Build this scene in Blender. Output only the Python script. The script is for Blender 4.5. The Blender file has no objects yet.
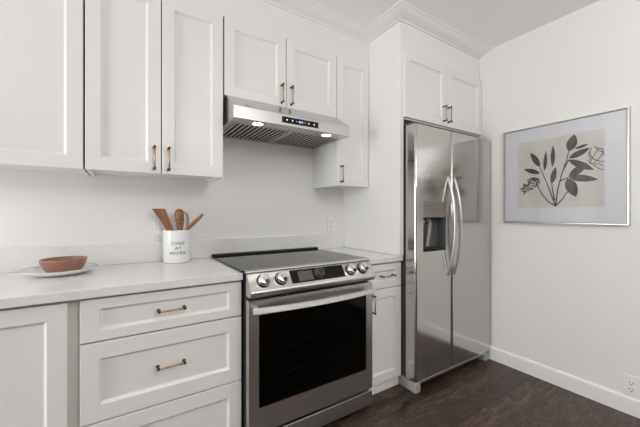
import bpy, bmesh, math, random
from mathutils import Vector, Matrix
random.seed(7)
scene = bpy.context.scene
COL = scene.collection
PI = math.pi

# ------------------------------------------------------------------ camera
cam_d = bpy.data.cameras.new('camera')
cam = bpy.data.objects.new('camera', cam_d)
COL.objects.link(cam)
cam.location = (0, 0, 1.15)
cam.rotation_euler = (PI/2, 0, -math.atan(195.7/306.0))
cam_d.sensor_width = 36.0
cam_d.lens = 306.0*36.0/640.0
cam_d.shift_y = -0.0005
cam_d.clip_start = 0.02
scene.camera = cam

# ------------------------------------------------------------------ world, lights, exposure
w = bpy.data.worlds.new('world')
scene.world = w
w.use_nodes = True
bg = w.node_tree.nodes['Background']
bg.inputs[0].default_value = (0.93, 0.96, 1.0, 1)
bg.inputs[1].default_value = 0.1


def area(name, loc, rot, sx, sy, power, col=(1, 1, 1)):
    d = bpy.data.lights.new(name, 'AREA')
    d.shape = 'RECTANGLE'
    d.size = sx
    d.size_y = sy
    d.energy = power
    d.color = col
    o = bpy.data.objects.new(name, d)
    COL.objects.link(o)
    o.location = loc
    o.rotation_euler = rot
    return o


def point_fill(name, loc, r, power, col):
    d = bpy.data.lights.new(name, 'POINT')
    d.shadow_soft_size = r
    d.energy = power
    d.color = col
    o = bpy.data.objects.new(name, d)
    COL.objects.link(o)
    o.location = loc
    return o


# fill lights added out of view to brighten the room; none has a fixture
area('left_fill', (-2.58, 1.05, 1.1), (0, -PI/2, 0), 2.0, 0.8, 55, (1.0, 1.0, 1.0))  # added fill from the left for the side panel and right wall
point_fill('overhead_fill', (0.75, -0.75, 2.0), 0.3, 42, (1.0, 0.985, 0.965))  # added overhead fill, no pendant hangs here
area('ceiling_fill', (0.7, -1.2, 1.5), (PI, 0, 0), 0.5, 0.5, 25, (1.0, 0.985, 0.965))  # added fill aimed up to brighten the ceiling, no lamp stands here

scene.view_settings.view_transform = 'Standard'
scene.view_settings.look = 'None'
scene.view_settings.gamma = 1.0
scene.view_settings.use_curve_mapping = False
scene.view_settings.exposure = 0.0
scene.cycles.use_denoising = True
scene.cycles.max_bounces = 10
scene.cycles.diffuse_bounces = 6
scene.cycles.glossy_bounces = 5
scene.cycles.sample_clamp_indirect = 4.0


# ------------------------------------------------------------------ materials
def mat(name, col, rough=0.5, metal=0.0, **kw):
    m = bpy.data.materials.new(name)
    m.use_nodes = True
    b = m.node_tree.nodes['Principled BSDF']
    b.inputs['Base Color'].default_value = (*col, 1)
    b.inputs['Roughness'].default_value = rough
    b.inputs['Metallic'].default_value = metal
    for k, v in kw.items():
        b.inputs[k.replace('_', ' ')].default_value = v
    return m


def N(m, t, **props):
    n = m.node_tree.nodes.new(t)
    for k, v in props.items():
        setattr(n, k, v)
    return n


def L(m, a, b):
    m.node_tree.links.new(a, b)


def bsdf(m):
    return m.node_tree.nodes['Principled BSDF']


def ramp(m, stops):
    r = N(m, 'ShaderNodeValToRGB')
    e = r.color_ramp.elements
    e[0].position, e[0].color = stops[0][0], (*stops[0][1], 1)
    e[1].position, e[1].color = stops[-1][0], (*stops[-1][1], 1)
    for p, c in stops[1:-1]:
        x = e.new(p)
        x.color = (*c, 1)
    return r


def coords(m, scale=(1, 1, 1), rot=(0, 0, 0)):
    """world-position coordinates (every object is unrotated)"""
    g = N(m, 'ShaderNodeNewGeometry')
    mp = N(m, 'ShaderNodeMapping')
    mp.inputs['Scale'].default_value = scale
    mp.inputs['Rotation'].default_value = rot
    L(m, g.outputs['Position'], mp.inputs['Vector'])
    return mp.outputs['Vector']


def noise(m, vec, scale, detail=3, rough=0.5, dist=0.0):
    n = N(m, 'ShaderNodeTexNoise')
    n.inputs['Scale'].default_value = scale
    n.inputs['Detail'].default_value = detail
    n.inputs['Roughness'].default_value = rough
    n.inputs['Distortion'].default_value = dist
    L(m, vec, n.inputs['Vector'])
    return n


def bump(m, fac, strength, dist=0.002):
    b = N(m, 'ShaderNodeBump')
    b.inputs['Strength'].default_value = strength
    b.inputs['Distance'].default_value = dist
    L(m, fac, b.inputs['Height'])
    L(m, b.outputs['Normal'], bsdf(m).inputs['Normal'])


def paint(name, col, rough, bumps=0.05):
    m = mat(name, col, rough)
    n = noise(m, coords(m), 160, 3)
    bump(m, n.outputs['Fac'], bumps, 0.001)
    return m


M = {}
M['wall'] = paint('wall_paint', (0.80, 0.797, 0.785), 0.62, 0.10)
M['ceiling'] = paint('ceiling_paint', (0.90, 0.895, 0.885), 0.7, 0.10)
M['trim'] = paint('trim_paint', (0.84, 0.835, 0.82), 0.38, 0.02)
M['cabinet'] = paint('cabinet_paint', (0.80, 0.797, 0.79), 0.36, 0.02)
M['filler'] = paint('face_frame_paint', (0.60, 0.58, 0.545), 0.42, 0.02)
M['carcass'] = paint('carcass_paint', (0.74, 0.73, 0.71), 0.45, 0.02)
M['black'] = mat('black_plastic', (0.012, 0.012, 0.013), 0.4)
M['dark'] = mat('dark_gap', (0.02, 0.02, 0.02), 0.7)
M['dark_grey'] = mat('dark_grey_enamel', (0.09, 0.09, 0.095), 0.45)
M['grey_plastic'] = mat('grey_plastic', (0.36, 0.36, 0.36), 0.5)
M['white_plastic'] = mat('white_plastic', (0.82, 0.82, 0.82), 0.32)
M['slot'] = mat('outlet_slot', (0.05, 0.05, 0.05), 0.6)
M['copper'] = mat('copper_bar', (0.58, 0.355, 0.215), 0.36, 1.0)
M['bronze'] = mat('bronze_post', (0.11, 0.062, 0.038), 0.42, 1.0)
M['glass_black'] = mat('black_glass', (0.003, 0.003, 0.0035), 0.06, 0.0, IOR=1.36)
M['ceramic'] = mat('white_ceramic', (0.86, 0.86, 0.86), 0.22)
M['letter'] = mat('lettering_ink', (0.12, 0.12, 0.13), 0.6)
M['badge'] = mat('badge_ink', (0.20, 0.17, 0.14), 0.5)
M['mat_board'] = mat('mat_board', (0.85, 0.85, 0.89), 0.8)
M['leaf_ink'] = mat('leaf_ink', (0.085, 0.08, 0.08), 0.9)
M['stem_ink'] = mat('stem_ink', (0.07, 0.06, 0.055), 0.9)
M['chrome'] = mat('chrome', (0.80, 0.80, 0.80), 0.14, 1.0)
M['frame_silver'] = mat('silver_frame', (0.72, 0.71, 0.69), 0.28, 1.0)
M['screen'] = mat('screen_glass', (0.10, 0.10, 0.10), 0.12)
M['icon'] = mat('icon_white', (0.6, 0.6, 0.62), 0.5, Emission_Color=(0.8, 0.85, 0.9, 1), Emission_Strength=0.5)
M['clock'] = mat('clock_digits', (0.3, 0.4, 0.9), 0.5, Emission_Color=(0.55, 0.65, 1.0, 1), Emission_Strength=1.4)
M['led'] = mat('hood_led', (1, 1, 1), 0.5, Emission_Color=(1.0, 0.97, 0.92, 1), Emission_Strength=5.0)
M['red'] = mat('red_mark', (0.45, 0.05, 0.04), 0.5)


def steel(name, col, rough, stretch, aniso=0.6, arot=0.25, streak=0.10):
    m = mat(name, col, rough, 1.0)
    b = bsdf(m)
    n = noise(m, coords(m, stretch), 1.0, 4, 0.6)
    mr = N(m, 'ShaderNodeMapRange')
    mr.inputs['To Min'].default_value = max(0.05, rough-streak)
    mr.inputs['To Max'].default_value = rough+streak
    L(m, n.outputs['Fac'], mr.inputs['Value'])
    L(m, mr.outputs['Result'], b.inputs['Roughness'])
    mix = N(m, 'ShaderNodeMix', data_type='RGBA')
    mix.inputs['A'].default_value = (*[c*0.97 for c in col], 1)
    mix.inputs['B'].default_value = (*[min(1, c*1.03) for c in col], 1)
    L(m, n.outputs['Fac'], mix.inputs['Factor'])
    L(m, mix.outputs['Result'], b.inputs['Base Color'])
    b.inputs['Anisotropic'].default_value = aniso
    b.inputs['Anisotropic Rotation'].default_value = arot
    t = N(m, 'ShaderNodeTangent', direction_type='RADIAL', axis='Z')
    L(m, t.outputs['Tangent'], b.inputs['Tangent'])
    return m


M['steel'] = steel('brushed_steel', (0.58, 0.56, 0.54), 0.34, (1.5, 1.5, 90), 0.75, 0.0, 0.03)
M['fridge_steel'] = steel('fridge_steel', (0.56, 0.545, 0.525), 0.15, (40, 40, 0.6), 0.2, 0.0, 0.03)
M['hood_steel'] = steel('hood_steel', (0.58, 0.57, 0.555), 0.25, (1.5, 60, 60), 0.0, 0.0, 0.03)
M['bright_steel'] = steel('handle_steel', (0.66, 0.65, 0.63), 0.33, (3, 3, 100), 0.0, 0.0, 0.03)


def m_floor():
    m = mat('dark_hardwood', (0.05, 0.03, 0.022), 0.36)
    b = bsdf(m)
    v = coords(m)
    br = N(m, 'ShaderNodeTexBrick')
    br.offset = 0.37
    br.inputs['Scale'].default_value = 1.0
    br.inputs['Brick Width'].default_value = 1.15
    br.inputs['Row Height'].default_value = 0.125
    br.inputs['Mortar Size'].default_value = 0.0016
    br.inputs['Mortar Smooth'].default_value = 0.3
    br.inputs['Color1'].default_value = (0, 0, 0, 1)
    br.inputs['Color2'].default_value = (1, 1, 1, 1)
    br.inputs['Mortar'].default_value = (0.5, 0.5, 0.5, 1)
    L(m, v, br.inputs['Vector'])
    # per-plank shift of the grain
    sh = N(m, 'ShaderNodeVectorMath', operation='MULTIPLY_ADD')
    sh.inputs[1].default_value = (3.1, 5.7, 2.3)
    L(m, br.outputs['Color'], sh.inputs[0])
    L(m, v, sh.inputs[2])
    mp = N(m, 'ShaderNodeMapping')
    mp.inputs['Scale'].default_value = (1.9, 7.5, 1.0)
    L(m, sh.outputs['Vector'], mp.inputs['Vector'])
    g1 = noise(m, mp.outputs['Vector'], 3.6, 8, 0.68, 1.1)
    g2 = noise(m, mp.outputs['Vector'], 11.0, 5, 0.6, 2.2)
    wv = N(m, 'ShaderNodeTexWave', wave_type='BANDS', bands_direction='Y')
    wv.inputs['Scale'].default_value = 0.8
    wv.inputs['Distortion'].default_value = 24.0
    wv.inputs['Detail'].default_value = 4.0
    wv.inputs['Detail Scale'].default_value = 1.1
    L(m, mp.outputs['Vector'], wv.inputs['Vector'])
    c1 = ramp(m, [(0.30, (0.017, 0.009, 0.006)), (0.5, (0.045, 0.027, 0.019)), (0.72, (0.125, 0.088, 0.068))])
    L(m, g1.outputs['Fac'], c1.inputs['Fac'])
    c2 = ramp(m, [(0.0, (0.62, 0.58, 0.55)), (1.0, (1.45, 1.42, 1.4))])
    L(m, br.outputs['Color'], c2.inputs['Fac'])
    mul = N(m, 'ShaderNodeMix', data_type='RGBA', blend_type='MULTIPLY')
    mul.inputs['Factor'].default_value = 1.0
    L(m, c1.outputs['Color'], mul.inputs['A'])
    L(m, c2.outputs['Color'], mul.inputs['B'])
    # pale worn scrapes following the grain
    sc = ramp(m, [(0.94, (0, 0, 0)), (0.995, (0.36, 0.36, 0.36))])
    L(m, wv.outputs['Fac'], sc.inputs['Fac'])
    sm = N(m, 'ShaderNodeMath', operation='MULTIPLY')
    L(m, sc.outputs['Color'], sm.inputs[0])
    L(m, g2.outputs['Fac'], sm.inputs[1])
    mx = N(m, 'ShaderNodeMix', data_type='RGBA')
    L(m, sm.outputs['Value'], mx.inputs['Factor'])
    L(m, mul.outputs['Result'], mx.inputs['A'])
    mx.inputs['B'].default_value = (0.30, 0.21, 0.16, 1)
    dk = N(m, 'ShaderNodeMix', data_type='RGBA')
    L(m, br.outputs['Fac'], dk.inputs['Factor'])
    L(m, mx.outputs['Result'], dk.inputs['A'])
    dk.inputs['B'].default_value = (0.012, 0.008, 0.006, 1)
    L(m, dk.outputs['Result'], b.inputs['Base Color'])
    rr = N(m, 'ShaderNodeMapRange')
    rr.inputs['To Min'].default_value = 0.26
    rr.inputs['To Max'].default_value = 0.50
    L(m, g1.outputs['Fac'], rr.inputs['Value'])
    L(m, rr.outputs['Result'], b.inputs['Roughness'])
    ad = N(m, 'ShaderNodeMath', operation='SUBTRACT')
    L(m, g1.outputs['Fac'], ad.inputs[0])
    L(m, br.outputs['Fac'], ad.inputs[1])
    bump(m, ad.outputs['Value'], 0.45, 0.004)
    return m


M['floor'] = m_floor()


def m_quartz():
    m = mat('white_quartz', (0.78, 0.77, 0.77), 0.17)
    v = coords(m)
    n = noise(m, v, 1.7, 5, 0.55, 1.2)
    r = ramp(m, [(0.0, (0.78, 0.775, 0.775)), (0.46, (0.78, 0.775, 0.775)), (0.50, (0.745, 0.738, 0.738)), (0.54, (0.78, 0.775, 0.775)), (1.0, (0.76, 0.755, 0.75))])
    L(m, n.outputs['Fac'], r.inputs['Fac'])
    n2 = noise(m, v, 420, 2)
    r2 = ramp(m, [(0.3, (0.93, 0.93, 0.93)), (0.7, (1.04, 1.04, 1.04))])
    L(m, n2.outputs['Fac'], r2.inputs['Fac'])
    x = N(m, 'ShaderNodeMix', data_type='RGBA', blend_type='MULTIPLY')
    x.inputs['Factor'].default_value = 1.0
    L(m, r.outputs['Color'], x.inputs['A'])
    L(m, r2.outputs['Color'], x.inputs['B'])
    L(m, x.outputs['Result'], bsdf(m).inputs['Base Color'])
    return m


M['quartz'] = m_quartz()


def m_grain(name, c1, c2, scale, rough=0.45):
    m = mat(name, c1, rough)
    n = noise(m, coords(m, scale), 1.0, 5, 0.6, 0.6)
    r = ramp(m, [(0.3, c1), (0.7, c2)])
    L(m, n.outputs['Fac'], r.inputs['Fac'])
    L(m, r.outputs['Color'], bsdf(m).inputs['Base Color'])
    bump(m, n.outputs['Fac'], 0.2, 0.001)
    return m


M['wood_turner'] = m_grain('acacia_wood', (0.19, 0.085, 0.032), (0.36, 0.185, 0.08), (160, 160, 22))
M['wood_red'] = m_grain('reddish_wood', (0.20, 0.065, 0.024), (0.40, 0.165, 0.07), (130, 130, 30), 0.35)
M['wood_dark'] = mat('burnt_ring', (0.07, 0.025, 0.012), 0.5)
M['terracotta'] = m_grain('terracotta_glaze', (0.27, 0.130, 0.093), (0.33, 0.170, 0.125), (40, 40, 90), 0.32)
M['paper'] = m_grain('aged_paper', (0.73, 0.70, 0.645), (0.80, 0.775, 0.725), (9, 9, 9), 0.9)


def m_pane(name, tint, ior):
    m = bpy.data.materials.new(name)
    m.use_nodes = True
    nt = m.node_tree
    nt.nodes.clear()
    out = nt.nodes.new('ShaderNodeOutputMaterial')
    mx = nt.nodes.new('ShaderNodeMixShader')
    tr = nt.nodes.new('ShaderNodeBsdfTransparent')
    gl = nt.nodes.new('ShaderNodeBsdfGlossy')
    fr = nt.nodes.new('ShaderNodeFresnel')
    fr.inputs['IOR'].default_value = ior
    tr.inputs[0].default_value = (*tint, 1)
    gl.inputs['Roughness'].default_value = 0.01
    nt.links.new(fr.outputs[0], mx.inputs[0])
    nt.links.new(tr.outputs[0], mx.inputs[1])
    nt.links.new(gl.outputs[0], mx.inputs[2])
    nt.links.new(mx.outputs[0], out.inputs[0])
    return m


M['pane'] = m_pane('picture_glass', (1, 1, 1), 1.45)
M['oven_glass'] = m_pane('tinted_oven_glass', (0.36, 0.34, 0.32), 1.25)


# ------------------------------------------------------------------ mesh helpers (world coordinates)
def box(bm, x0, x1, y0, y1, z0, z1, bev=0.0, seg=2, mi=0):
    vs = [bm.verts.new(p) for p in ((x0, y0, z0), (x1, y0, z0), (x1, y1, z0), (x0, y1, z0),
                                    (x0, y0, z1), (x1, y0, z1), (x1, y1, z1), (x0, y1, z1))]
    fs = [bm.faces.new([vs[i] for i in f]) for f in
          ((0, 3, 2, 1), (4, 5, 6, 7), (0, 1, 5, 4), (1, 2, 6, 5), (2, 3, 7, 6), (3, 0, 4, 7))]
    for f in fs:
        f.material_index = mi
    if bev > 0:
        es = list({e for f in fs for e in f.edges})
        r = bmesh.ops.bevel(bm, geom=es, offset=bev, segments=seg, affect='EDGES', profile=0.5, clamp_overlap=True)
        for f in r['faces']:
            f.material_index = mi
            f.smooth = True
    return fs


def prism_x(bm, prof, x0, x1, mi=0, smooth=False):
    """closed (y,z) profile extruded along X"""
    a = [bm.verts.new((x0, y, z)) for y, z in prof]
    b = [bm.verts.new((x1, y, z)) for y, z in prof]
    n = len(prof)
    for i in range(n):
        f = bm.faces.new((a[i], a[(i+1) % n], b[(i+1) % n], b[i]))
        f.material_index = mi
        f.smooth = smooth
    for f in (bm.faces.new(a), bm.faces.new(list(reversed(b)))):
        f.material_index = mi


def tube(bm, pts, r, seg=10, mi=0, cap=True, flat=1.0, up=Vector((0, 0, 1))):
    """round or oval tube along a polyline; r may be a list; flat scales the second axis"""
    pts = [Vector(p) for p in pts]
    rings = []
    rad = r if isinstance(r, (list, tuple)) else [r]*len(pts)
    for i, p in enumerate(pts):
        if i == 0:
            t = pts[1]-p
        elif i == len(pts)-1:
            t = p-pts[i-1]
        else:
            t = (pts[i+1]-p).normalized()+(p-pts[i-1]).normalized()
        t.normalize()
        u = up
        if abs(t.dot(u)) > 0.95:
            u = Vector((0, 1, 0)) if abs(t.y) < 0.9 else Vector((1, 0, 0))
        a = t.cross(u).normalized()
        b = a.cross(t).normalized()
        rings.append([bm.verts.new(p+a*(rad[i]*math.cos(2*PI*k/seg))+b*(rad[i]*flat*math.sin(2*PI*k/seg))) for k in range(seg)])
    for i in range(len(rings)-1):
        for k in range(seg):
            f = bm.faces.new((rings[i][k], rings[i][(k+1) % seg], rings[i+1][(k+1) % seg], rings[i+1][k]))
            f.smooth = True
            f.material_index = mi
    if cap:
        for f in (bm.faces.new(list(reversed(rings[0]))), bm.faces.new(rings[-1])):
            f.material_index = mi


def lathe(bm, prof, c, seg=48, mi=0, axis=Vector((0, 0, 1)), mis=None):
    """(radius, height) profile turned round an axis through c"""
    axis = axis.normalized()
    q = Vector((0, 0, 1)).rotation_difference(axis).to_matrix()
    c = Vector(c)
    rings = []
    for r, h in prof:
        if r < 1e-6:
            rings.append([bm.verts.new(c+q @ Vector((0, 0, h)))])
        else:
            rings.append([bm.verts.new(c+q @ Vector((r*math.cos(2*PI*k/seg), r*math.sin(2*PI*k/seg), h))) for k in range(seg)])
    for i in range(len(rings)-1):
        a, b = rings[i], rings[i+1]
        for k in range(seg):
            k2 = (k+1) % seg
            if len(a) == 1 and len(b) == 1:
                continue
            if len(a) == 1:
                f = bm.faces.new((a[0], b[k2], b[k]))
            elif len(b) == 1:
                f = bm.faces.new((a[k], a[k2], b[0]))
            else:
                f = bm.faces.new((a[k], a[k2], b[k2], b[k]))
            f.smooth = True
            f.material_index = mis[i] if mis else mi


def wpos(o):
    p = Vector((0, 0, 0))
    while o is not None:
        p += Vector(o.location)
        o = o.parent
    return p


def obj(name, bm, mats, parent=None, origin=None, normals=True):
    """link a bmesh built in world coordinates as ONE mesh object"""
    if normals:
        bmesh.ops.recalc_face_normals(bm, faces=bm.faces[:])
    co = [v.co for v in bm.verts]
    if origin is None:
        lo = Vector([min(v[i] for v in co) for i in range(3)])
        hi = Vector([max(v[i] for v in co) for i in range(3)])
        origin = (lo+hi)/2
        if parent is None:
            origin.z = lo.z
    origin = Vector(origin)
    for v in bm.verts:
        v.co -= origin
    me = bpy.data.meshes.new(name)
    bm.to_mesh(me)
    bm.free()
    for m in (mats if isinstance(mats, (list, tuple)) else [mats]):
        me.materials.append(m)
    o = bpy.data.objects.new(name, me)
    COL.objects.link(o)
    o.parent = parent
    o.location = origin - (wpos(parent) if parent else Vector((0, 0, 0)))
    return o


def tag(o, label, cat, group=None):
    o['label'] = label
    o['category'] = cat
    if group:
        o['group'] = group
    return o


def thing(name, label, cat, loc, group=None):
    o = bpy.data.objects.new(name, None)
    o.empty_display_size = 0.1
    COL.objects.link(o)
    o.location = loc
    return tag(o, label, cat, group)


def struct(name, bm, m):
    o = obj(name, bm, m)
    o['kind'] = 'structure'
    return o


def new():
    return bmesh.new()


def text_mesh(s, size, bm, place, mi=0, depth=0.0, spacing=1.0, bold=0.0):
    """append built-in-font letters; place(x, y) maps the flat text point to a world point"""
    cu = bpy.data.curves.new('lettering', 'FONT')
    cu.body = s
    cu.size = size
    cu.align_x = 'CENTER'
    cu.space_character = spacing
    cu.offset = bold
    cu.resolution_u = 3
    t = bpy.data.objects.new('lettering_source', cu)
    COL.objects.link(t)
    dg = bpy.context.evaluated_depsgraph_get()
    me = bpy.data.meshes.new_from_object(t.evaluated_get(dg))
    b2 = bmesh.new()
    b2.from_mesh(me)
    bmesh.ops.triangulate(b2, faces=b2.faces[:])
    vm = {v: bm.verts.new(place(v.co.x, v.co.y)) for v in b2.verts}
    for f in b2.faces:
        try:
            g = bm.faces.new([vm[v] for v in f.verts])
            g.material_index = mi
        except ValueError:
            pass
    b2.free()
    bpy.data.objects.remove(t)
    bpy.data.curves.remove(cu)
    bpy.data.meshes.remove(me)


# ------------------------------------------------------------------ room shell
XR, YB, ZC = 2.443, 2.02, 2.449
XL, YF0 = -2.6, -3.0

bm = new(); box(bm, XL-0.1, XR+0.1, YF0-0.1, YB+0.1, -0.06, 0.0); struct('floor', bm, M['floor'])
bm = new(); box(bm, XL-0.1, XR+0.1, YF0-0.1, YB+0.1, ZC, ZC+0.08); struct('ceiling', bm, M['ceiling'])
bm = new(); box(bm, XL-0.1, XR+0.1, YB, YB+0.1, 0, ZC); struct('wall_back', bm, M['wall'])
bm = new(); box(bm, XR, XR+0.1, YF0, YB, 0, ZC); struct('wall_right', bm, M['wall'])
# left wall with an unseen door opening, added for the left fill light
bm = new()
box(bm, XL-0.1, XL, YF0, 0.60, 0, ZC); box(bm, XL-0.1, XL, 1.50, YB, 0, ZC); box(bm, XL-0.1, XL, 0.60, 1.50, 2.15, ZC)
struct('wall_left', bm, M['wall'])
bm = new()
for (y0, y1, z0, z1) in ((0.601, 0.68, 0.002, 2.149), (1.42, 1.499, 0.002, 2.149), (0.68, 1.42, 2.03, 2.149), (0.68, 1.42, 0.002, 0.12)):
    box(bm, XL-0.08, XL-0.03, y0, y1, z0, z1, 0.004)
struct('added_door_1', bm, M['trim'])  # unseen door frame without glass, added around the left fill light
# wall behind the camera with a window opening
bm = new()
box(bm, XL, XR, YF0-0.1, YF0, 0, 0.65); box(bm, XL, XR, YF0-0.1, YF0, 2.2, ZC)
box(bm, XL, -1.65, YF0-0.1, YF0, 0.65, 2.2); box(bm, 1.05, XR, YF0-0.1, YF0, 0.65, 2.2)
struct('wall_front', bm, M['wall'])
bm = new()
for (x0, x1, z0, z1) in ((-1.65, 1.05, 0.65, 0.70), (-1.65, 1.05, 2.15, 2.2), (-1.65, -1.60, 0.70, 2.15), (1.0, 1.05, 0.70, 2.15), (-0.32, -0.28, 0.70, 2.15)):
    box(bm, x0, x1, YF0-0.09, YF0-0.03, z0, z1, 0.004)
struct('window_1', bm, M['trim'])
# baseboard on the right wall
bm = new()
prof = [(XR, 0.0), (XR-0.014, 0.0), (XR-0.014, 0.088), (XR-0.011, 0.096), (XR-0.006, 0.101), (XR, 0.101)]
a = [bm.verts.new((x, YF0, z)) for x, z in prof]
b = [bm.verts.new((x, YB-0.001, z)) for x, z in prof]
for i in range(len(prof)):
    j = (i+1) % len(prof)
    bm.faces.new((a[i], a[j], b[j], b[i]))
bm.faces.new(a); bm.faces.new(list(reversed(b)))
struct('baseboard_right', bm, M['trim'])
# drywall soffit over the wall cabinets
YU = 1.705
bm = new(); box(bm, -1.06, 1.517, YU+0.006, YB-0.0005, 2.237, ZC-0.0005); o = struct('wall_soffit', bm, M['wall'])
# crown moulding: soffit, tall panel, frieze over the fridge
XP, YP, YFC = 1.518, 1.404, 1.404
prof = [(0.0, 2.408), (0.009, 2.408), (0.011, 2.413), (0.016, 2.4155), (0.030, 2.4175), (0.050, 2.4225), (0.070, 2.430), (0.084, 2.4385), (0.090, 2.4405), (0.100, 2.4425), (0.100, ZC), (0.0, ZC)]
path = [lambda p: (-1.06, YU+0.006-p), lambda p: (XP-p, YU+0.006-p), lambda p: (XP-p, YFC-p), lambda p: (XR, YFC-p)]
bm = new()
rows = [[bm.verts.new((*f(p), z)) for p, z in prof] for f in path]
for i in range(3):
    for k in range(len(prof)):
        j = (k+1) % len(prof)
        fa = bm.faces.new((rows[i][k], rows[i][j], rows[i+1][j], rows[i+1][k]))
bm.faces.new(rows[0]); bm.faces.new(list(reversed(rows[-1])))
struct('trim_1', bm, M['trim'])


# ------------------------------------------------------------------ cabinet parts
def shaker_bm(x0, x1, z0, z1, yf, th=0.019, rail=0.056, bev=0.011, rec=0.0115, side=None):
    """five-piece door facing -Y with a sloped inner edge and recessed panel"""
    bm = new()
    e = 0.0015

    dx = (side-rail) if side else 0.0

    def ring(d, y):
        q = d+(dx if d > 0.01 else 0)
        return [bm.verts.new(p) for p in ((x0+q, y, z0+d), (x1-q, y, z0+d), (x1-q, y, z1-d), (x0+q, y, z1-d))]
    rs = [ring(0, yf+th), ring(0, yf+e), ring(e, yf), ring(rail, yf), ring(rail+0.0015, yf+0.004), ring(rail+bev-0.002, yf+rec-0.001), ring(rail+bev, yf+rec)]
    for a, b in zip(rs, rs[1:]):
        for k in range(4):
            bm.faces.new((a[k], a[(k+1) % 4], b[(k+1) % 4], b[k]))
    bm.faces.new(rs[-1]); bm.faces.new(list(reversed(rs[0])))
    return bm


def handle_bm(L_, vertical):
    """slim bar pull centred on 0, standing off a surface at y=0 towards -Y"""
    bm = new()
    h = L_/2
    for s in (-1, 1):
        c = Vector((0, 0, s*h)) if vertical else Vector((s*h, 0, 0))
        lathe(bm, [(0.0, 0.0), (0.0072, 0.0), (0.0072, 0.003), (0.0048, 0.006), (0.0045, 0.021), (0.0060, 0.0245), (0.0060, 0.031), (0.004, 0.0335), (0, 0.034)], c, 16, 1, Vector((0, -1, 0)))
    d = Vector((0, 0, 1)) if vertical else Vector((1, 0, 0))
    c = Vector((0, -0.0275, 0))
    tube(bm, [c-d*h, c+d*h], 0.0042, 12, 0, up=Vector((0, 1, 0)))
    return bm


HV = {}


def handle(x, z, yf, L_, vertical, parent):
    k = (round(L_, 3), vertical)
    if k not in HV:
        b = handle_bm(L_, vertical)
        bmesh.ops.recalc_face_normals(b, faces=b.faces[:])
        me = bpy.data.meshes.new('bar_pull')
        b.to_mesh(me); b.free()
        me.materials.append(M['copper']); me.materials.append(M['bronze'])
        HV[k] = me
    o = bpy.data.objects.new('handle', HV[k])
    COL.objects.link(o)
    o.parent = parent
    o.location = Vector((x, yf, z)) - wpos(parent)
    o['label'] = 'copper bar handle'
    return o


def door(root, x0, x1, z0, z1, yf, hx=None, hz=None, L_=0.105, vertical=True, name='door', **kw):
    d = obj(name, shaker_bm(x0, x1, z0, z1, yf, **kw), M['cabinet'], root)
    if hx is not None:
        handle(hx, hz, yf, L_, vertical, d)
    return d


def carcass(root, x0, x1, y0, y1, z0, z1, recess=0.012):
    """wall-cabinet box whose bottom board sits up between its sides"""
    bm = new()
    t = 0.016
    box(bm, x0, x0+t, y0, y1, z0, z1); box(bm, x1-t, x1, y0, y1, z0, z1)
    box(bm, x0+t, x1-t, y0, y1, z1-t, z1); box(bm, x0+t, x1-t, y0, y1, z0+recess, z0+recess+t)
    box(bm, x0+t, x1-t, y1-0.006, y1, z0+recess+t, z1-t)
    box(bm, x0+t, x1-t, y0, y0+0.018, z0+0.002, z0+0.035)
    return obj('body', bm, M['cabinet'], root)


ZU0, ZU1 = 1.346, 2.236
YUB = YU+0.020
# leftmost wall cabinet
r = thing('wall_cabinet', 'white shaker wall cabinet cut by the left frame edge, above the terracotta bowl', 'cabinet', (-0.607, YB, ZU0), 'white shaker wall cabinets')
carcass(r, -1.06, -0.154, YUB, YB-0.001, ZU0, ZU1)
door(r, -0.603, -0.1545, ZU0, ZU1, YU, -0.575, 1.42)
door(r, -1.058, -0.607, ZU0, ZU1, YU, -0.635, 1.42)
# two-door wall cabinet left of the hood
r = thing('wall_cabinet', 'tall white two-door wall cabinet above the utensil crock, left of the range hood', 'cabinet', (0.155, YB, ZU0), 'white shaker wall cabinets')
carcass(r, -0.146, 0.457, YUB, YB-0.001, ZU0, ZU1)
door(r, -0.1465, 0.1535, ZU0, ZU1, YU, 0.124, 1.421)
door(r, 0.158, 0.4575, ZU0, ZU1, YU, 0.188, 1.421)
# short cabinet over the hood
ZH = 1.803
r = thing('wall_cabinet', 'short white two-door wall cabinet directly above the steel range hood', 'cabinet', (0.847, YB, ZH), 'white shaker wall cabinets')
carcass(r, 0.466, 1.2245, YUB, YB-0.001, ZH, ZU1, 0.0)
door(r, 0.4655, 0.8415, ZH, ZU1, YU, 0.811, 1.879)
door(r, 0.8455, 1.2245, ZH, ZU1, YU, 0.876, 1.879)
# narrow cabinet right of the hood
r = thing('wall_cabinet', 'narrow white single-door wall cabinet between the range hood and the tall fridge panel', 'cabinet', (1.37, YB, ZU0-0.004), 'white shaker wall cabinets')
carcass(r, 1.2275, 1.5165, YUB, YB-0.001, ZU0-0.005, ZU1)
door(r, 1.2285, 1.5145, ZU0-0.005, ZU1, YU, 1.262, 1.421)

# ------------------------------------------------------------------ fridge enclosure
bm = new(); box(bm, XP, 1.554, YP+0.0005, YB-0.001, 0.8715, 2.4075, 0.0015)
bm.verts.ensure_lookup_table()
tag(obj('end_panel', bm, M['trim']), 'tall plain white panel standing between countertop and crown, left of the fridge', 'panel')
r = thing('fridge_cabinet', 'white two-door cabinet mounted above the stainless refrigerator', 'cabinet', (2.0, YB, 1.776))
bm = new()
box(bm, 1.5555, XR-0.001, YFC, YB-0.001, 1.790, 2.238)
box(bm, 1.5555, XR-0.001, YFC+0.001, YFC+0.02, 1.773, 1.790)
obj('body', bm, M['cabinet'], r)
bm = new(); box(bm, 1.5555, XR-0.001, YFC, YB-0.001, 2.2385, 2.4075)
obj('frieze', bm, M['trim'], r)
door(r, 1.543, 1.988, 1.782, 2.221, YFC-0.020, 1.944, 1.868)
door(r, 1.992, 2.438, 1.782, 2.221, YFC-0.020, 2.000, 1.868)

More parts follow.
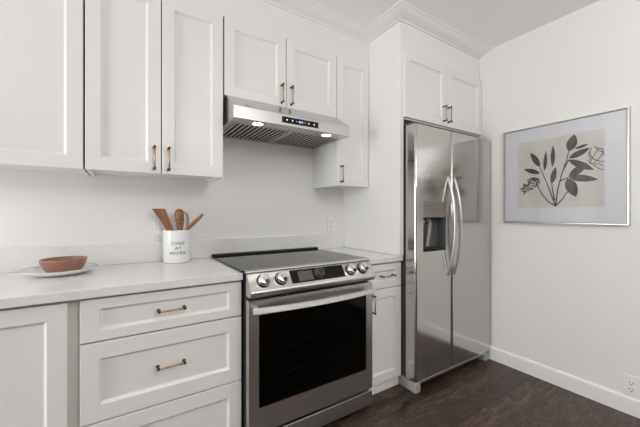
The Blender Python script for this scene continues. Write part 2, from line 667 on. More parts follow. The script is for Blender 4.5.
# ------------------------------------------------------------------ base cabinets
YD = 1.43
ZK = 0.835


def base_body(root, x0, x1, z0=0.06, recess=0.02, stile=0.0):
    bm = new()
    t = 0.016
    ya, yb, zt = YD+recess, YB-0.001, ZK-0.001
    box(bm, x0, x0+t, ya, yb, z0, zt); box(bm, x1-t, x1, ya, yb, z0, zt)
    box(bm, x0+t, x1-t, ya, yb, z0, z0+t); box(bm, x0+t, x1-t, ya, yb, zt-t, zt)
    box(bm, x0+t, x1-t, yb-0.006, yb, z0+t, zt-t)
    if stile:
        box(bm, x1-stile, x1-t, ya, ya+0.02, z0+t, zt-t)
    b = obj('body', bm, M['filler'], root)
    bm = new()
    box(bm, x0, x1, ya+0.006, ya+0.024, 0.0, z0-0.0005)
    obj('toe_kick', bm, M['trim'], root)
    return b


r = thing('base_cabinet', 'white base cabinet with plain shaker door at the left frame edge, under the terracotta bowl', 'cabinet', (-0.62, YB, 0), 'white shaker base cabinets')
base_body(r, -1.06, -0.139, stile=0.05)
door(r, -0.615, -0.1745, 0.075, 0.823, YD, -0.585, 0.74)
door(r, -1.056, -0.6195, 0.075, 0.823, YD, -0.65, 0.74)
r = thing('base_cabinet', 'wide white base cabinet of three drawers left of the range', 'cabinet', (0.166, YB, 0), 'white shaker base cabinets')
base_body(r, -0.1385, 0.4705, 0.06, 0.022)
door(r, -0.1385, 0.4705, 0.6645, 0.825, YD, 0.169, 0.7465, 0.098, False, 'drawer', rail=0.038, side=0.058)
door(r, -0.1385, 0.4705, 0.3580, 0.6585, YD, 0.167, 0.5145, 0.100, False, 'drawer', rail=0.062, side=0.058)
door(r, -0.1385, 0.4705, 0.070, 0.3522, YD, 0.167, 0.2145, 0.100, False, 'drawer', rail=0.062, side=0.058)
r = thing('base_cabinet', 'narrow white base cabinet with one drawer and door between range and refrigerator', 'cabinet', (1.396, YB, 0), 'white shaker base cabinets')
base_body(r, 1.2435, 1.5535, 0.068, 0.015)
door(r, 1.2445, 1.5525, 0.6725, 0.825, YD-0.005, 1.418, 0.7505, 0.10, False, 'drawer', rail=0.042)
door(r, 1.2445, 1.5525, 0.072, 0.667, YD-0.005, 1.297, 0.585, 0.105, True)

# ------------------------------------------------------------------ countertops and backsplash
ZT = 0.870
bm = new(); box(bm, -1.06, 0.4715, 1.41, YB-0.001, ZK, ZT, 0.0025)
tag(obj('countertop', bm, M['quartz']), 'long pale quartz countertop left of the range, carrying crock and plate', 'countertop', 'quartz countertops')
bm = new(); box(bm, 1.2425, 1.5545, 1.41, YB-0.001, ZK, ZT, 0.0025)
tag(obj('countertop', bm, M['quartz']), 'short pale quartz countertop right of the range, against the tall fridge panel', 'countertop', 'quartz countertops')
bm = new(); box(bm, -1.06, XP-0.001, 1.999, YB-0.0005, ZT+0.0005, 0.985, 0.0015)
tag(obj('backsplash', bm, M['quartz']), 'low pale quartz backsplash strip along the back wall', 'backsplash')

# ------------------------------------------------------------------ range
X0, X1 = 0.478, 1.226
r = thing('range', 'stainless slide-in electric range with black glass oven window', 'stove', (0.852, YB-0.05, 0))
bm = new()
bx0, bx1 = X0+0.002, X1-0.002
box(bm, bx0, bx0+0.03, 1.385, 1.985, 0.03, 0.868); box(bm, bx1-0.03, bx1, 1.385, 1.985, 0.03, 0.868)
box(bm, bx0+0.03, bx1-0.03, 1.955, 1.985, 0.03, 0.868)
box(bm, bx0+0.03, bx1-0.03, 1.385, 1.955, 0.03, 0.17); box(bm, bx0+0.03, bx1-0.03, 1.385, 1.955, 0.70, 0.868)
for x in (X0+0.04, X1-0.08):
    for y in (1.42, 1.90):
        box(bm, x, x+0.04, y, y+0.04, 0.0, 0.03)
obj('body', bm, M['black'], r)
for zr in (0.34, 0.49):
    bm = new()
    for k in range(15):
        x = bx0+0.05+k*(bx1-bx0-0.10)/14
        tube(bm, [(x, 1.42, zr), (x, 1.93, zr)], 0.0025, 6)
    for y in (1.42, 1.675, 1.93):
        tube(bm, [(bx0+0.032, y, zr-0.004), (bx1-0.032, y, zr-0.004)], 0.004, 6)
    obj('oven_rack', bm, M['chrome'], r)
# cooktop: glass with a steel lip at the front and a dark vent rail at the back
ct = new()
box(ct, 0.462, 1.2425, 1.402, 1.9965, 0.8715, 0.8795, 0.002, mi=0)
ct = obj('cooktop', ct, [M['glass_black']], r)
bm = new(); prism_x(bm, [(1.402, 0.8685), (1.378, 0.8685), (1.3725, 0.8735), (1.375, 0.8785), (1.379, 0.880), (1.402, 0.880)], X0-0.003, X1+0.003)
obj('front_rim', bm, M['steel'], ct)
bm = new(); box(bm, 0.463, 1.2415, 1.966, 1.996, 0.8797, 0.892, 0.003)
obj('vent_rail', bm, M['black'], ct)
for cx_, cy_, rr_ in ((0.66, 1.53, 0.105), (1.05, 1.53, 0.085), (0.66, 1.82, 0.08), (1.05, 1.82, 0.105), (0.855, 1.86, 0.06)):
    bm = new()
    o_, i_ = [], []
    for k in range(48):
        a0 = 2*PI*k/48
        o_.append(bm.verts.new((cx_+rr_*math.cos(a0), cy_+rr_*math.sin(a0), 0.8797)))
        i_.append(bm.verts.new((cx_+(rr_-0.0015)*math.cos(a0), cy_+(rr_-0.0015)*math.sin(a0), 0.8797)))
    for k in range(48):
        q = (k+1) % 48
        bm.faces.new((o_[k], o_[q], i_[q], i_[k]))
    obj('burner_marking', bm, M['screen'], ct)
# sloped control panel
prof = [(1.386, 0.868), (1.373, 0.866), (1.3235, 0.794), (1.3205, 0.788), (1.3212, 0.778), (1.327, 0.767), (1.336, 0.762), (1.386, 0.762)]
bm = new(); prism_x(bm, prof, X0, X1)
es = [e for e in bm.edges if abs(e.verts[0].co.x-e.verts[1].co.x) < 1e-6 and min(v.co.y for v in e.verts) < 1.38]
bmesh.ops.bevel(bm, geom=es, offset=0.002, segments=2, affect='EDGES')
cp = obj('control_panel', bm, M['steel'], r)
sv = Vector((0, -0.0495, -0.072)).normalized()   # down the slope
nv = Vector((0, sv.z, -sv.y)).normalized()       # out of the slope
if nv.z < 0:
    nv = -nv
P0 = Vector((0, 1.373, 0.866))


def on_slope(x, t, h=0.0):
    return Vector((x, 0, 0)) + P0 + sv*t + nv*h


def slope_plate(bm, quad, h0, h1, mi=0):
    a = [bm.verts.new(on_slope(x, t, h0)) for x, t in quad]
    b = [bm.verts.new(on_slope(x, t, h1)) for x, t in quad]
    for k in range(4):
        bm.faces.new((a[k], a[(k+1) % 4], b[(k+1) % 4], b[k])).material_index = mi
    bm.faces.new(b).material_index = mi
    bm.faces.new(list(reversed(a))).material_index = mi


bm = new(); slope_plate(bm, [(0.692, 0.004), (1.018, 0.004), (1.018, 0.074), (0.692, 0.074)], 0.0003, 0.0018)
dp = obj('display', bm, M['glass_black'], cp)
dp['label'] = 'black glass display'
bm = new(); slope_plate(bm, [(0.735, 0.014), (0.818, 0.014), (0.818, 0.067), (0.735, 0.067)], 0.0004, 0.0023)
obj('screen', bm, M['screen'], cp)
bm = new()
lathe(bm, [(0.0, 0.0), (0.029, 0.0), (0.029, 0.004), (0.025, 0.006), (0.0245, 0.015), (0.022, 0.018), (0.017, 0.0185), (0.0, 0.0175)], on_slope(0.860, 0.034, 0.0018), 40, 0, nv, [1, 1, 1, 0, 0, 1, 0])
o = obj('selector_dial', bm, [M['black'], M['dark_grey']], cp)
o['label'] = 'black round selector dial'
for kx in (0.548, 0.640, 1.064, 1.149):
    bm = new()
    c = on_slope(kx, 0.041, 0.0003)
    lathe(bm, [(0.0, 0.0), (0.033, 0.0), (0.033, 0.0035), (0.030, 0.006), (0.0285, 0.009), (0.027, 0.023), (0.024, 0.0275), (0.020, 0.0285), (0.0, 0.0285)], c, 40, 0, nv, [1, 1, 1, 1, 0, 0, 0, 0])
    # finger bar across the knob with a dark end
    g = on_slope(kx, 0.041, 0.0295)
    ax = Vector((1, 0, 0))
    ang = 0.45
    dv = (sv*math.cos(ang)+ax*math.sin(ang)).normalized()
    wv_ = dv.cross(nv).normalized()
    for s0, s1, mi in ((-0.022, 0.008, 0), (0.008, 0.024, 1)):
        lo = [g+dv*s+wv_*q-nv*0.002 for s, q in ((s0, -0.007), (s1, -0.007), (s1, 0.007), (s0, 0.007))]
        hi = [g+dv*s+wv_*q+nv*0.009 for s, q in ((s0, -0.0055), (s1, -0.0055), (s1, 0.0055), (s0, 0.0055))]
        a = [bm.verts.new(p) for p in lo]; b = [bm.verts.new(p) for p in hi]
        for k in range(4):
            bm.faces.new((a[k], a[(k+1) % 4], b[(k+1) % 4], b[k])).material_index = mi
        bm.faces.new(b).material_index = mi; bm.faces.new(a).material_index = mi
    obj('knob', bm, [M['chrome'], M['black']], cp)
# oven door: steel front with a glass window
YO = 1.347
zo0, zo1 = 0.128, 0.747
wx0, wx1, wz0, wz1 = 0.526, 1.180, 0.244, 0.676
bm = new()
box(bm, X0, wx0, YO, 1.384, zo0, zo1); box(bm, wx1, X1, YO, 1.384, zo0, zo1)
box(bm, wx0, wx1, YO, 1.384, zo0, wz0); box(bm, wx0, wx1, YO, 1.384, wz1, zo1)
bmesh.ops.remove_doubles(bm, verts=bm.verts[:], dist=1e-5)
inner = [f for f in bm.faces if sum(1 for g in bm.faces if g is not f and (g.calc_center_median()-f.calc_center_median()).length < 1e-5)]
bmesh.ops.delete(bm, geom=inner, context='FACES')
od = obj('oven_door', bm, M['steel'], r)
bm = new(); box(bm, wx0-0.0005, wx1+0.0005, YO+0.0012, YO+0.008, wz0-0.0005, wz1+0.0005)
o = obj('oven_window', bm, M['oven_glass'], od)
o['label'] = 'black glass oven window'
bm = new()
pts = []
for k in range(25):
    u = k/24*2-1
    pts.append(((X0+X1)/2+u*0.366, YO-0.026-0.034*(1-u*u), 0.7055))
rows = []
for k, p in enumerate(pts):
    q, p2 = Vector(pts[max(k-1, 0)]), Vector(pts[min(k+1, 24)])
    t = (p2-q).normalized()
    nn = Vector((t.y, -t.x, 0))
    if nn.y > 0:
        nn = -nn
    rows.append([bm.verts.new(Vector(p)+nn*a+Vector((0, 0, b))) for a, b in ((0.0085, -0.0125), (0.010, -0.010), (0.0045, 0.011), (0.002, 0.0132), (-0.005, 0.0132), (-0.005, -0.0125), (0.004, -0.0132))])
for a, b in zip(rows, rows[1:]):
    for k in range(7):
        bm.faces.new((a[k], a[(k+1) % 7], b[(k+1) % 7], b[k]))
bm.faces.new(rows[0]); bm.faces.new(list(reversed(rows[-1])))
for s in (-1, 1):
    x = (X0+X1)/2+s*0.340
    box(bm, x-0.012, x+0.012, YO-0.028, YO-0.0005, 0.697, 0.715, 0.003)
o = obj('handle', bm, M['bright_steel'], od)
o['label'] = 'bowed bright steel oven handle'
bm = new(); text_mesh('SAMSUNG', 0.017, bm, lambda x, y: Vector((0.776+x, YO-0.0005, 0.212+y)), 0, spacing=1.1, bold=0.0006)
obj('badge', bm, M['badge'], od)
bm = new(); box(bm, X0, X1, YO, 1.384, 0.030, 0.112, 0.002)
obj('drawer', bm, M['steel'], r)

# ------------------------------------------------------------------ range hood
hx0, hx1 = 0.473, 1.2235
ZB = 1.642
r = thing('range_hood', 'stainless under-cabinet range hood with slatted filters above the range', 'range hood', (0.848, YB, ZB))
bm = new()
prism_x(bm, [(YB-0.001, 1.802), (1.702, 1.802), (1.566, 1.712), (1.561, 1.706), (1.560, ZB+0.002), (1.562, ZB), (1.634, ZB), (1.634, ZB+0.012), (1.995, ZB+0.012), (1.995, ZB), (YB-0.001, ZB)], hx0, hx1)
for x0, x1 in ((hx0, hx0+0.016), (hx1-0.016, hx1)):
    box(bm, x0, x1, 1.634, 1.995, ZB, ZB+0.011)
obj('body', bm, M['hood_steel'], r)
xm = (hx0+hx1)/2
for fx0, fx1 in ((hx0+0.017, xm-0.001), (xm+0.001, hx1-0.017)):
    bm = new()
    box(bm, fx0, fx1, 1.636, 1.993, ZB+0.008, ZB+0.0115, mi=1)
    box(bm, fx0, fx0+0.012, 1.636, 1.993, ZB-0.001, ZB+0.008); box(bm, fx1-0.012, fx1, 1.636, 1.993, ZB-0.001, ZB+0.008)
    box(bm, fx0+0.012, fx1-0.012, 1.636, 1.652, ZB-0.001, ZB+0.008); box(bm, fx0+0.012, fx1-0.012, 1.977, 1.993, ZB-0.001, ZB+0.008)
    n = 12
    p = (fx1-fx0-0.024)/n
    for k in range(n):
        x = fx0+0.012+p*(k+0.5)
        prism = [(x-p*0.24, ZB+0.006), (x-p*0.24, ZB), (x, ZB-0.002), (x+p*0.24, ZB), (x+p*0.24, ZB+0.006)]
        a = [bm.verts.new((q[0], 1.652, q[1])) for q in prism]; b = [bm.verts.new((q[0], 1.977, q[1])) for q in prism]
        for i in range(5):
            bm.faces.new((a[i], a[(i+1) % 5], b[(i+1) % 5], b[i]))
        bm.faces.new(a); bm.faces.new(list(reversed(b)))
    obj('baffle_filter', bm, [M['hood_steel'], M['dark']], r)
for x in (0.617, 1.068):
    bm = new()
    lathe(bm, [(0.0, 0.0), (0.037, 0.0), (0.037, 0.002), (0.029, 0.0035), (0.029, 0.0015), (0.0, 0.0015)], (x, 1.598, ZB-0.0003), 32, 0, Vector((0, 0, -1)), [0, 0, 0, 1, 1])
    obj('lamp', bm, [M['chrome'], M['led']], r)
bm = new(); box(bm, 0.746, 0.985, 1.5575, 1.5598, 1.661, 1.695, 0.0008)
cpn = obj('control_strip', bm, M['glass_black'], r)
for x, h in ((0.775, 0.004), (0.810, 0.004), (0.837, 0.002), (0.892, 0.002), (0.918, 0.004), (0.955, 0.004)):
    bm = new(); box(bm, x-h, x+h, 1.5570, 1.5574, 1.678-h, 1.678+h)
    obj('icon', bm, M['icon'], cpn)
bm = new(); text_mesh('88:8', 0.017, bm, lambda x, y: Vector((0.865+x, 1.5571, 1.672+y)))
obj('clock_digits', bm, M['clock'], cpn)
bm = new()
d1 = Vector((0, 1.702-1.566, 1.802-1.712)).normalized()
nh = Vector((0, -d1.z, d1.y))
for dx, s0, s1, wdt in ((0, 0.0, 0.024, 0.006), (0.014, -0.004, 0.010, 0.006)):
    c = [(0.552+dx-wdt, s0), (0.552+dx+wdt, s0), (0.552+dx+wdt*0.3, s1), (0.552+dx-wdt*0.3, s1)]
    bm.faces.new([bm.verts.new(Vector((x, 1.566, 1.712))+d1*(0.020+s)+nh*0.0006) for x, s in c])
obj('emblem', bm, M['red'], r)

# ------------------------------------------------------------------ refrigerator
YFR = 1.305
fx0, fx1 = 1.556, 2.434
r = thing('refrigerator', 'tall stainless side-by-side refrigerator with water dispenser, in the corner', 'refrigerator', (2.0, 1.98, 0))
bm = new()
box(bm, fx0+0.012, fx1-0.006, 1.395, 2.0, 0.055, 1.705, 0.004)
for x in (fx0+0.03, fx1-0.09):
    box(bm, x, x+0.05, 1.9, 1.96, 0.0, 0.055)
obj('body', bm, M['dark_grey'], r)


def fridge_door(x0, x1, hole=None):
    z0, z1 = 0.072, 1.722
    yb = 1.387
    bm = new()
    cols = [(x0, 0.014), (x0+0.002, 0.007), (x0+0.006, 0.002), (x0+0.012, 0.0)]
    mid = [(hole[0], 0.0), (hole[1], 0.0)] if hole else [((x0+x1)/2, 0.0)]
    cols += mid + [(x1-0.012, 0.0), (x1-0.006, 0.002), (x1-0.002, 0.007), (x1, 0.014)]
    rws = [z0, z0+0.004] + ([hole[2], hole[3]] if hole else []) + [z1-0.004, z1]
    yo = [0.003] + [0.0]*(len(rws)-2) + [0.003]
    g = [[bm.verts.new((x, YFR+dy+yo[j], z)) for x, dy in cols] for j, z in enumerate(rws)]
    hi_ = 4 if hole else -1
    for j in range(len(rws)-1):
        for i in range(len(cols)-1):
            if hole and i == hi_ and j == 2:
                continue
            f = bm.faces.new((g[j][i], g[j][i+1], g[j+1][i+1], g[j+1][i]))
            f.smooth = abs(cols[i][0]-cols[i+1][0]) < 0.0065
    bk = [bm.verts.new((x, yb, z)) for x, z in ((x0, z0), (x1, z0), (x1, z1), (x0, z1))]
    nr, nc = len(rws), len(cols)
    bm.faces.new([g[0][i] for i in range(nc)]+[bk[1], bk[0]])
    bm.faces.new([g[nr-1][i] for i in reversed(range(nc))]+[bk[3], bk[2]])
    bm.faces.new([g[j][0] for j in reversed(range(nr))]+[bk[0], bk[3]])
    bm.faces.new([g[j][nc-1] for j in range(nr)]+[bk[2], bk[1]])
    bm.faces.new(bk)
    return bm


HO = (1.625, 1.862, 0.898, 1.228)
dl = obj('door', fridge_door(fx0, 1.9245, HO), M['fridge_steel'], r)
dr = obj('door', fridge_door(1.9300, fx1), M['fridge_steel'], r)
for hx, d in ((1.887, dl), (1.957, dr)):
    bm = new()
    pts, rad = [], []
    for k in range(33):
        u = k/32*2-1
        pts.append((hx, YFR+0.004-0.054*(1-abs(u)**2.2), 1.062+u*0.342))
        rad.append(0.011-0.003*abs(u)**3)
    tube(bm, pts, rad, 14, 0, flat=0.85, up=Vector((1, 0, 0)))
    o = obj('handle', bm, M['bright_steel'], d)
    o['label'] = 'long bowed steel fridge handle'
# dispenser recess in the left door
x0, x1, z0, z1 = HO
bm = new()
yi = YFR+0.066
c = {}
A = [bm.verts.new(p) for p in ((x0, YFR+0.0005, z0), (x1, YFR+0.0005, z0), (x1, YFR+0.0005, z1), (x0, YFR+0.0005, z1))]
B = [bm.verts.new(p) for p in ((x0+0.006, yi, z0+0.012), (x1-0.006, yi, z0+0.012), (x1-0.006, yi, z1-0.004), (x0+0.006, yi, z1-0.004))]
for k in range(4):
    bm.faces.new((A[k], A[(k+1) % 4], B[(k+1) % 4], B[k]))
bm.faces.new(B)
bmesh.ops.recalc_face_normals(bm, faces=bm.faces[:])
M['recess'] = mat('dispenser_recess', (0.10, 0.10, 0.105), 0.35)
ds = obj('dispenser', bm, M['recess'], r)
ds['label'] = 'dark recessed water dispenser'
M['panel_brown'] = steel('dispenser_panel_steel', (0.36, 0.325, 0.30), 0.3, (2, 2, 260))
bm = new(); box(bm, x0, x1, YFR-0.001, YFR+0.058, 1.122, z1+0.001, 0.002)
obj('dispenser_panel', bm, M['panel_brown'], ds)
bm = new(); text_mesh('FRIGIDAIRE', 0.013, bm, lambda x, y: Vector((1.744+x, YFR-0.0016, 1.170+y)), 0, spacing=1.05, bold=0.0004)
obj('badge', bm, M['badge'], ds)
bm = new()
tube(bm, [(1.70, YFR+0.03, 1.121), (1.70, YFR+0.03, 1.085)], [0.022, 0.016], 16)
obj('spout', bm, M['dark_grey'], ds)
for px, w_ in ((1.665, 0.016), (1.735, 0.014)):
    bm = new()
    prof = [(YFR+0.040, 1.110), (YFR+0.030, 1.080), (YFR+0.036, 1.030), (YFR+0.050, 0.96), (YFR+0.0545, 0.925), (YFR+0.060, 0.925), (YFR+0.056, 0.96), (YFR+0.043, 1.03), (YFR+0.038, 1.08), (YFR+0.046, 1.110)]
    if px < 1.7:
        prof = [(y, 1.110-(1.110-z)*0.42) for y, z in prof]
    prism_x(bm, prof, px-w_, px+w_)
    obj('paddle', bm, M['grey_plastic'], ds)
bm = new(); box(bm, x0+0.010, x1-0.010, YFR+0.004, YFR+0.062, 0.913, 0.918, 0.001)
obj('drip_tray', bm, M['black'], ds)
# base grille, front feet and hinge covers
bm = new()
box(bm, fx0+0.051, fx1-0.079, 1.3065, 1.330, 0.054, 0.0712, 0.002)
box(bm, fx0+0.051, fx1-0.079, 1.330, 1.39, 0.056, 0.068)
obj('base_rail', bm, M['steel'], r)
bm = new(); box(bm, fx0+0.03, fx1-0.03, 1.372, 1.39, 0.012, 0.055)
obj('base_grille', bm, M['black'], r)
for a0, a1 in ((fx0+0.0005, fx0+0.050), (fx1-0.078, fx1-0.008)):
    bm = new(); box(bm, a0, a1, 1.308, 1.455, 0.0, 0.0655, 0.006)
    obj('foot', bm, M['grey_plastic'], r)
for a0, a1 in ((fx0+0.008, fx0+0.055), (fx1-0.055, fx1-0.008)):
    bm = new(); box(bm, a0, a1, 1.335, 1.44, 1.7225, 1.740, 0.005)
    obj('hinge_cover', bm, M['dark_grey'], r)

# ------------------------------------------------------------------ framed print on the right wall
XW = XR-0.001
r = thing('framed_print', 'large silver-framed botanical print on the right wall', 'picture', (XW, 0.861, 1.080))
y0, y1, z0, z1 = 0.517, 1.2045, 1.080, 1.759
bm = new()
ft, fd = 0.0105, 0.028
rings = []
for d, x in ((0, XW), (0, XW-fd+0.002), (0.002, XW-fd), (ft-0.003, XW-fd), (ft, XW-fd+0.006), (ft, XW)):
    rings.append([bm.verts.new(p) for p in ((x, y0+d, z0+d), (x, y1-d, z0+d), (x, y1-d, z1-d), (x, y0+d, z1-d))])
for i in range(len(rings)-1):
    for k in range(4):
        bm.faces.new((rings[i][k], rings[i][(k+1) % 4], rings[i+1][(k+1) % 4], rings[i+1][k]))
obj('frame', bm, M['frame_silver'], r)
bm = new(); box(bm, XW-0.012, XW-0.002, y0+ft, y1-ft, z0+ft, z1-ft)
mb = obj('mat_board', bm, M['mat_board'], r)
bm = new()
px_ = XW-0.0125
ay0, ay1, az0, az1 = 0.627, 1.103, 1.189, 1.659
box(bm, px_-0.0003, px_+0.0004, ay0, ay1, az0, az1, mi=0)


def poly(pts, mi, lift=0.0008):
    f = bm.faces.new([bm.verts.new((px_-lift, y, z)) for y, z in pts])
    f.material_index = mi


def ribbon(pts, w0, w1, mi, lift=0.0007):
    n = len(pts)
    for i in range(n-1):
        a, b = Vector(pts[i]), Vector(pts[i+1])
        d = (b-a).normalized()
        p = Vector((-d.y, d.x))
        wa = w0+(w1-w0)*i/(n-1)
        wb = w0+(w1-w0)*(i+1)/(n-1)
        poly([a-d*wa*0.3-p*wa/2, b+d*wb*0.3-p*wb/2, b+d*wb*0.3+p*wb/2, a-d*wa*0.3+p*wa/2], mi, lift)


def leaf(a, b, wdt, lift):
    a, b = Vector(a), Vector(b)
    d = b-a
    p = Vector((-d.y, d.x)).normalized()
    up_, dn = [], []
    for k in range(1, 12):
        t = k/12
        h = wdt/2*(math.sin(PI*t**0.9))**0.85
        up_.append(a+d*t+p*h)
        dn.append(a+d*t-p*h*0.92)
    poly([a]+up_+[b]+dn[::-1], 1, lift)
    ribbon([a+d*0.05, a+d*0.5, a+d*0.95], wdt*0.045, wdt*0.02, 3, lift+0.0003)


leaves = [((0.9656, 1.471), (1.0246, 1.578), 0.0385), ((0.9656, 1.4258), (1.0665, 1.4657), 0.0345), ((0.892, 1.4616), (0.8892, 1.6061), 0.0268), ((0.9386, 1.4401), (0.9298, 1.576), 0.0241), ((0.8978, 1.3474), (0.875, 1.4595), 0.0335), ((0.8012, 1.5507), (0.7725, 1.6549), 0.0585), ((0.7725, 1.5619), (0.7022, 1.5806), 0.0192), ((0.8039, 1.5057), (0.695, 1.5544), 0.039), ((0.8039, 1.4959), (0.6758, 1.4157), 0.0422), ((0.8039, 1.3854), (0.7071, 1.463), 0.0487), ((0.8039, 1.3854), (0.657, 1.3555), 0.0455), ((0.8092, 1.3794), (0.7647, 1.2536), 0.065)]
for i, (a, b, wdt) in enumerate(leaves):
    leaf(a, b, wdt, 0.0010+0.00005*i)
stems = [[(0.875, 1.1982), (0.8638, 1.3047), (0.8417, 1.4024), (0.8146, 1.4975), (0.8012, 1.5605)],
         [(0.875, 1.1982), (0.9035, 1.2869), (0.9327, 1.3777), (0.9656, 1.464)],
         [(0.875, 1.1982), (0.9151, 1.2263), (0.9506, 1.2757), (0.9748, 1.3257), (0.987, 1.3686)],
         [(0.875, 1.1982), (0.8417, 1.2372), (0.8146, 1.2819), (0.7986, 1.3005)],
         [(0.8472, 1.3632), (0.8253, 1.3744), (0.8039, 1.3854)], [(0.8807, 1.2386), (0.892, 1.3065), (0.8978, 1.3609)],
         [(0.8039, 1.4959), (0.8362, 1.4216)]]
for s in stems:
    ribbon(s, 0.0085, 0.0045, 2)
petals = [[(0.6974, 1.4555), (0.6782, 1.5021), (0.6593, 1.5358)], [(0.6782, 1.459), (0.65, 1.4855), (0.632, 1.5181)],
          [(0.7071, 1.4817), (0.6877, 1.4542), (0.65, 1.4491), (0.630, 1.4333)], [(0.6974, 1.53), (0.6877, 1.4913), (0.6687, 1.4761), (0.6407, 1.4599), (0.630, 1.4633)],
          [(0.6877, 1.5531), (0.7022, 1.5184), (0.6926, 1.4796)], [(0.664, 1.5488), (0.6361, 1.5378), (0.632, 1.5001)],
          [(0.6734, 1.5628), (0.6593, 1.5358), (0.6361, 1.5197)], [(0.6782, 1.4467), (0.65, 1.4187), (0.630, 1.4093)]]
for s in petals:
    ribbon(s, 0.0045, 0.0035, 2)
# seed cone: rows of dark scales along a slanted axis
ca, cb = Vector((1.085, 1.305)), Vector((0.975, 1.392))
cd = cb-ca
cpv = Vector((-cd.y, cd.x)).normalized()
rs = random.Random(3)
for i in range(95):
    t = rs.uniform(0.02, 0.98)
    hw = 0.036*math.sin(PI*(0.12+0.80*t))**0.6
    c = ca+cd*t+cpv*hw*rs.uniform(-1, 1)
    sz = rs.uniform(0.008, 0.0125)
    ang = math.atan2(cd.y, cd.x)+rs.uniform(-0.9, 0.9)
    d = Vector((math.cos(ang), math.sin(ang)))
    e = Vector((-d.y, d.x))
    if i % 3:
        ribbon([c-e*sz*0.8, c+d*sz*0.7, c+e*sz*0.8], 0.0035, 0.0035, 2, 0.0010+0.00001*i)
    else:
        poly([c-e*sz*0.5, c+d*sz*0.8, c+e*sz*0.5, c-d*sz*0.2], 1, 0.0009+0.00001*i)
M['vein'] = mat('leaf_vein', (0.20, 0.19, 0.18), 0.9)
o = obj('botanical_print', bm, [M['paper'], M['leaf_ink'], M['stem_ink'], M['vein']], mb, normals=False)
bm = new(); box(bm, XW-0.0185, XW-0.0165, y0+ft-0.001, y1-ft+0.001, z0+ft-0.001, z1-ft+0.001)
obj('glazing', bm, M['pane'], r)


# ------------------------------------------------------------------ outlets
def outlet_back(label, xc, zc, y, slots=True):
    r = thing('power_outlet', label, 'outlet', (xc, y, zc-0.058), 'white wall outlets')
    bm = new(); box(bm, xc-0.036, xc+0.036, y-0.006, y-0.0005, zc-0.058, zc+0.058, 0.003)
    cpv_ = obj('cover_plate', bm, M['white_plastic'], r)
    bm = new()
    box(bm, xc-0.017, xc+0.017, y-0.0085, y-0.006, zc-0.034, zc+0.034, 0.002, mi=0)
    for s in (-1, 1):
        zz = zc+s*0.018
        box(bm, xc-0.008, xc-0.0055, y-0.0089, y-0.0084, zz-0.002, zz+0.007, mi=1)
        box(bm, xc+0.0055, xc+0.008, y-0.0089, y-0.0084, zz-0.002, zz+0.007, mi=1)
        box(bm, xc-0.0025, xc+0.0025, y-0.0089, y-0.0084, zz-0.009, zz-0.005, mi=1)
    obj('receptacle', bm, [M['white_plastic'], M['slot']], cpv_)


outlet_back('small white outlet on the back wall right of the range, under the narrow cabinet', 1.395, 1.060, YB)
outlet_back('white outlet on the back wall, partly hidden behind the utensil crock', 0.182, 1.075, YB)
yc, zc = 0.513, 0.161
r = thing('power_outlet', 'white outlet low on the right wall, just above the baseboard', 'outlet', (XR, yc, zc-0.06), 'white wall outlets')
bm = new(); box(bm, XR-0.006, XR-0.0005, yc-0.038, yc+0.038, 0.1015, 0.221, 0.003)
cp2 = obj('cover_plate', bm, M['white_plastic'], r)
bm = new()
box(bm, XR-0.0085, XR-0.006, yc-0.018, yc+0.018, zc-0.036, zc+0.036, 0.002, mi=0)
for s in (-1, 1):
    zz = zc+s*0.019
    for q in (-0.008, 0.0055):
        box(bm, XR-0.0089, XR-0.0084, yc+q, yc+q+0.003, zz-0.002, zz+0.008, mi=1)
    box(bm, XR-0.0089, XR-0.0084, yc-0.003, yc+0.003, zz-0.011, zz-0.006, mi=1)
obj('receptacle', bm, [M['white_plastic'], M['slot']], cp2)

# ------------------------------------------------------------------ things on the counter
# plate
PC = Vector((-0.246, 1.835, ZT+0.0005))
bm = new()
lathe(bm, [(0.0, 0.0), (0.075, 0.0), (0.083, 0.003), (0.115, 0.011), (0.137, 0.024), (0.1395, 0.0275), (0.138, 0.0285), (0.1355, 0.0265), (0.113, 0.0145), (0.083, 0.0065), (0.0, 0.006)], PC, 64, 0, mis=[0, 0, 0, 0, 0, 1, 1, 0, 0, 0])
tag(obj('plate', bm, [M['ceramic'], mat('plate_rim', (0.42, 0.42, 0.42), 0.35)], None), 'round white plate lying on the left countertop under the bowl', 'plate')
# bowl
BC = Vector((-0.236, 1.840, ZT+0.0072))
bm = new()
lathe(bm, [(0.0, 0.0), (0.056, 0.0), (0.060, 0.002), (0.073, 0.018), (0.084, 0.042), (0.0875, 0.060), (0.0873, 0.0625), (0.0855, 0.063), (0.083, 0.0605), (0.079, 0.043), (0.068, 0.021), (0.055, 0.008), (0.0, 0.006)], BC, 64)
tag(obj('bowl', bm, M['terracotta']), 'low terracotta bowl resting on the white plate', 'bowl')
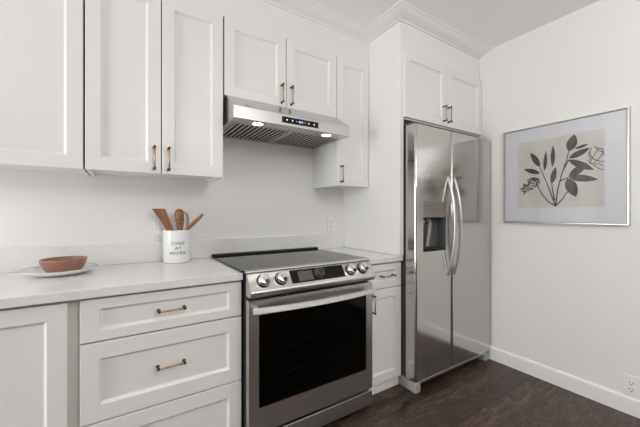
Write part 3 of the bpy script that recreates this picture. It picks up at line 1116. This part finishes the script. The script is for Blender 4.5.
# crock
CC = Vector((0.254, 1.926, ZT+0.0005))
R_ = 0.0705
r = thing('utensil_crock', 'white ceramic utensil crock lettered in grey, on the counter left of the range', 'crock', CC)
bm = new()
lathe(bm, [(0.0, 0.0), (R_-0.006, 0.0), (R_-0.002, 0.002), (R_, 0.007), (R_, 0.178), (R_-0.001, 0.1825), (R_-0.003, 0.184), (R_-0.005, 0.1825), (R_-0.006, 0.178), (R_-0.006, 0.010), (R_-0.012, 0.006), (0.0, 0.006)], CC, 64)
obj('pot', bm, M['ceramic'], r)
bm = new()
vd = math.atan2(-CC.y, -CC.x)     # the side turned to the room
fa = vd+0.10
for s, zz, sz in (('CHEF', 0.103, 0.025), ('AT', 0.076, 0.024), ('WORK', 0.049, 0.025)):
    text_mesh(s, sz, bm, lambda x, y, zz=zz: CC+Vector(((R_+0.0006)*math.cos(fa+1.1*x/R_), (R_+0.0006)*math.sin(fa+1.1*x/R_), zz+y)), 0, spacing=1.12, bold=0.0003)
obj('lettering', bm, M['letter'], r, normals=False)


def bar3(bm, pts, ws, th, side, mi=0):
    """flat tapered blade: widths ws along side, thickness th"""
    rows = []
    side = Vector(side).normalized()
    for i, p in enumerate(pts):
        p = Vector(p)
        t = (Vector(pts[min(i+1, len(pts)-1)])-Vector(pts[max(i-1, 0)])).normalized()
        nn = t.cross(side).normalized()
        s = side*ws[i]/2
        h = nn*th/2
        rows.append([bm.verts.new(q) for q in (p-s-h, p+s-h, p+s+h, p-s+h)])
    for a, b in zip(rows, rows[1:]):
        for k in range(4):
            bm.faces.new((a[k], a[(k+1) % 4], b[(k+1) % 4], b[k])).material_index = mi
    bm.faces.new(rows[0]).material_index = mi
    bm.faces.new(list(reversed(rows[-1]))).material_index = mi


camside = Vector((math.cos(-0.13), math.sin(-0.13), 0))
# wooden turner leaning to the left
bm = new()
bar3(bm, [(0.240, 1.955, ZT+0.010), (0.230, 1.951, 1.00), (0.222, 1.950, 1.056), (0.1905, 1.950, 1.120), (0.1650, 1.950, 1.172), (0.1635, 1.950, 1.1755)], [0.022, 0.024, 0.036, 0.052, 0.066, 0.062], 0.009, camside)
es = [e for e in bm.edges]
bmesh.ops.bevel(bm, geom=es, offset=0.0018, segments=2, affect='EDGES')
tag(obj('wooden_turner', bm, M['wood_turner']), 'flat wooden turner leaning left in the white crock', 'utensil', 'utensils in the white crock')
# turned wooden handle with burnt rings
bm = new()
ax = Vector((-0.012, 0.01, 0.29)).normalized()
b0 = Vector((0.281, 1.933, ZT+0.0075))
lathe(bm, [(0, 0.0), (0.012, 0.0), (0.014, 0.01), (0.013, 0.10), (0.016, 0.17), (0.0185, 0.196), (0.0205, 0.206), (0.0215, 0.213), (0.0195, 0.217), (0.0225, 0.222), (0.0245, 0.232), (0.0225, 0.238), (0.0245, 0.246), (0.026, 0.262), (0.0255, 0.276), (0.022, 0.288), (0.014, 0.295), (0, 0.297)], b0, 28, 0, ax, [0, 0, 0, 0, 0, 0, 0, 1, 0, 0, 1, 0, 0, 0, 0, 0, 0])
tag(obj('wooden_pestle', bm, [M['wood_red'], M['wood_dark']]), 'thick turned wooden pestle with dark rings, upright in the white crock', 'utensil', 'utensils in the white crock')
# thin grey metal utensil with a hooked end
bm = new()
bar3(bm, [(0.318, 1.955, ZT+0.008), (0.316, 1.955, 1.00), (0.317, 1.953, 1.09), (0.316, 1.950, 1.13), (0.308, 1.946, 1.150), (0.298, 1.943, 1.156)], [0.012, 0.014, 0.018, 0.018, 0.014, 0.010], 0.0025, (0.94, -0.3, 0.1))
tag(obj('metal_utensil', bm, mat('dull_metal', (0.52, 0.53, 0.53), 0.35, 0.8)), 'thin grey metal utensil handle behind the ringed wooden pestle in the crock', 'utensil', 'utensils in the white crock')
# wooden spoon leaning to the right
bm = new()
tube(bm, [(0.262, 1.90, ZT+0.014), (0.290, 1.905, 0.99), (0.3085, 1.909, 1.056), (0.342, 1.910, 1.092), (0.372, 1.911, 1.120), (0.388, 1.912, 1.138), (0.397, 1.912, 1.146)], [0.007, 0.0075, 0.0085, 0.0105, 0.0105, 0.0085, 0.004], 14, 0, flat=0.7, up=Vector((0, 1, 0)))
tag(obj('wooden_spoon', bm, M['wood_red']), 'slim wooden spoon handle leaning right in the white crock', 'utensil', 'utensils in the white crock')
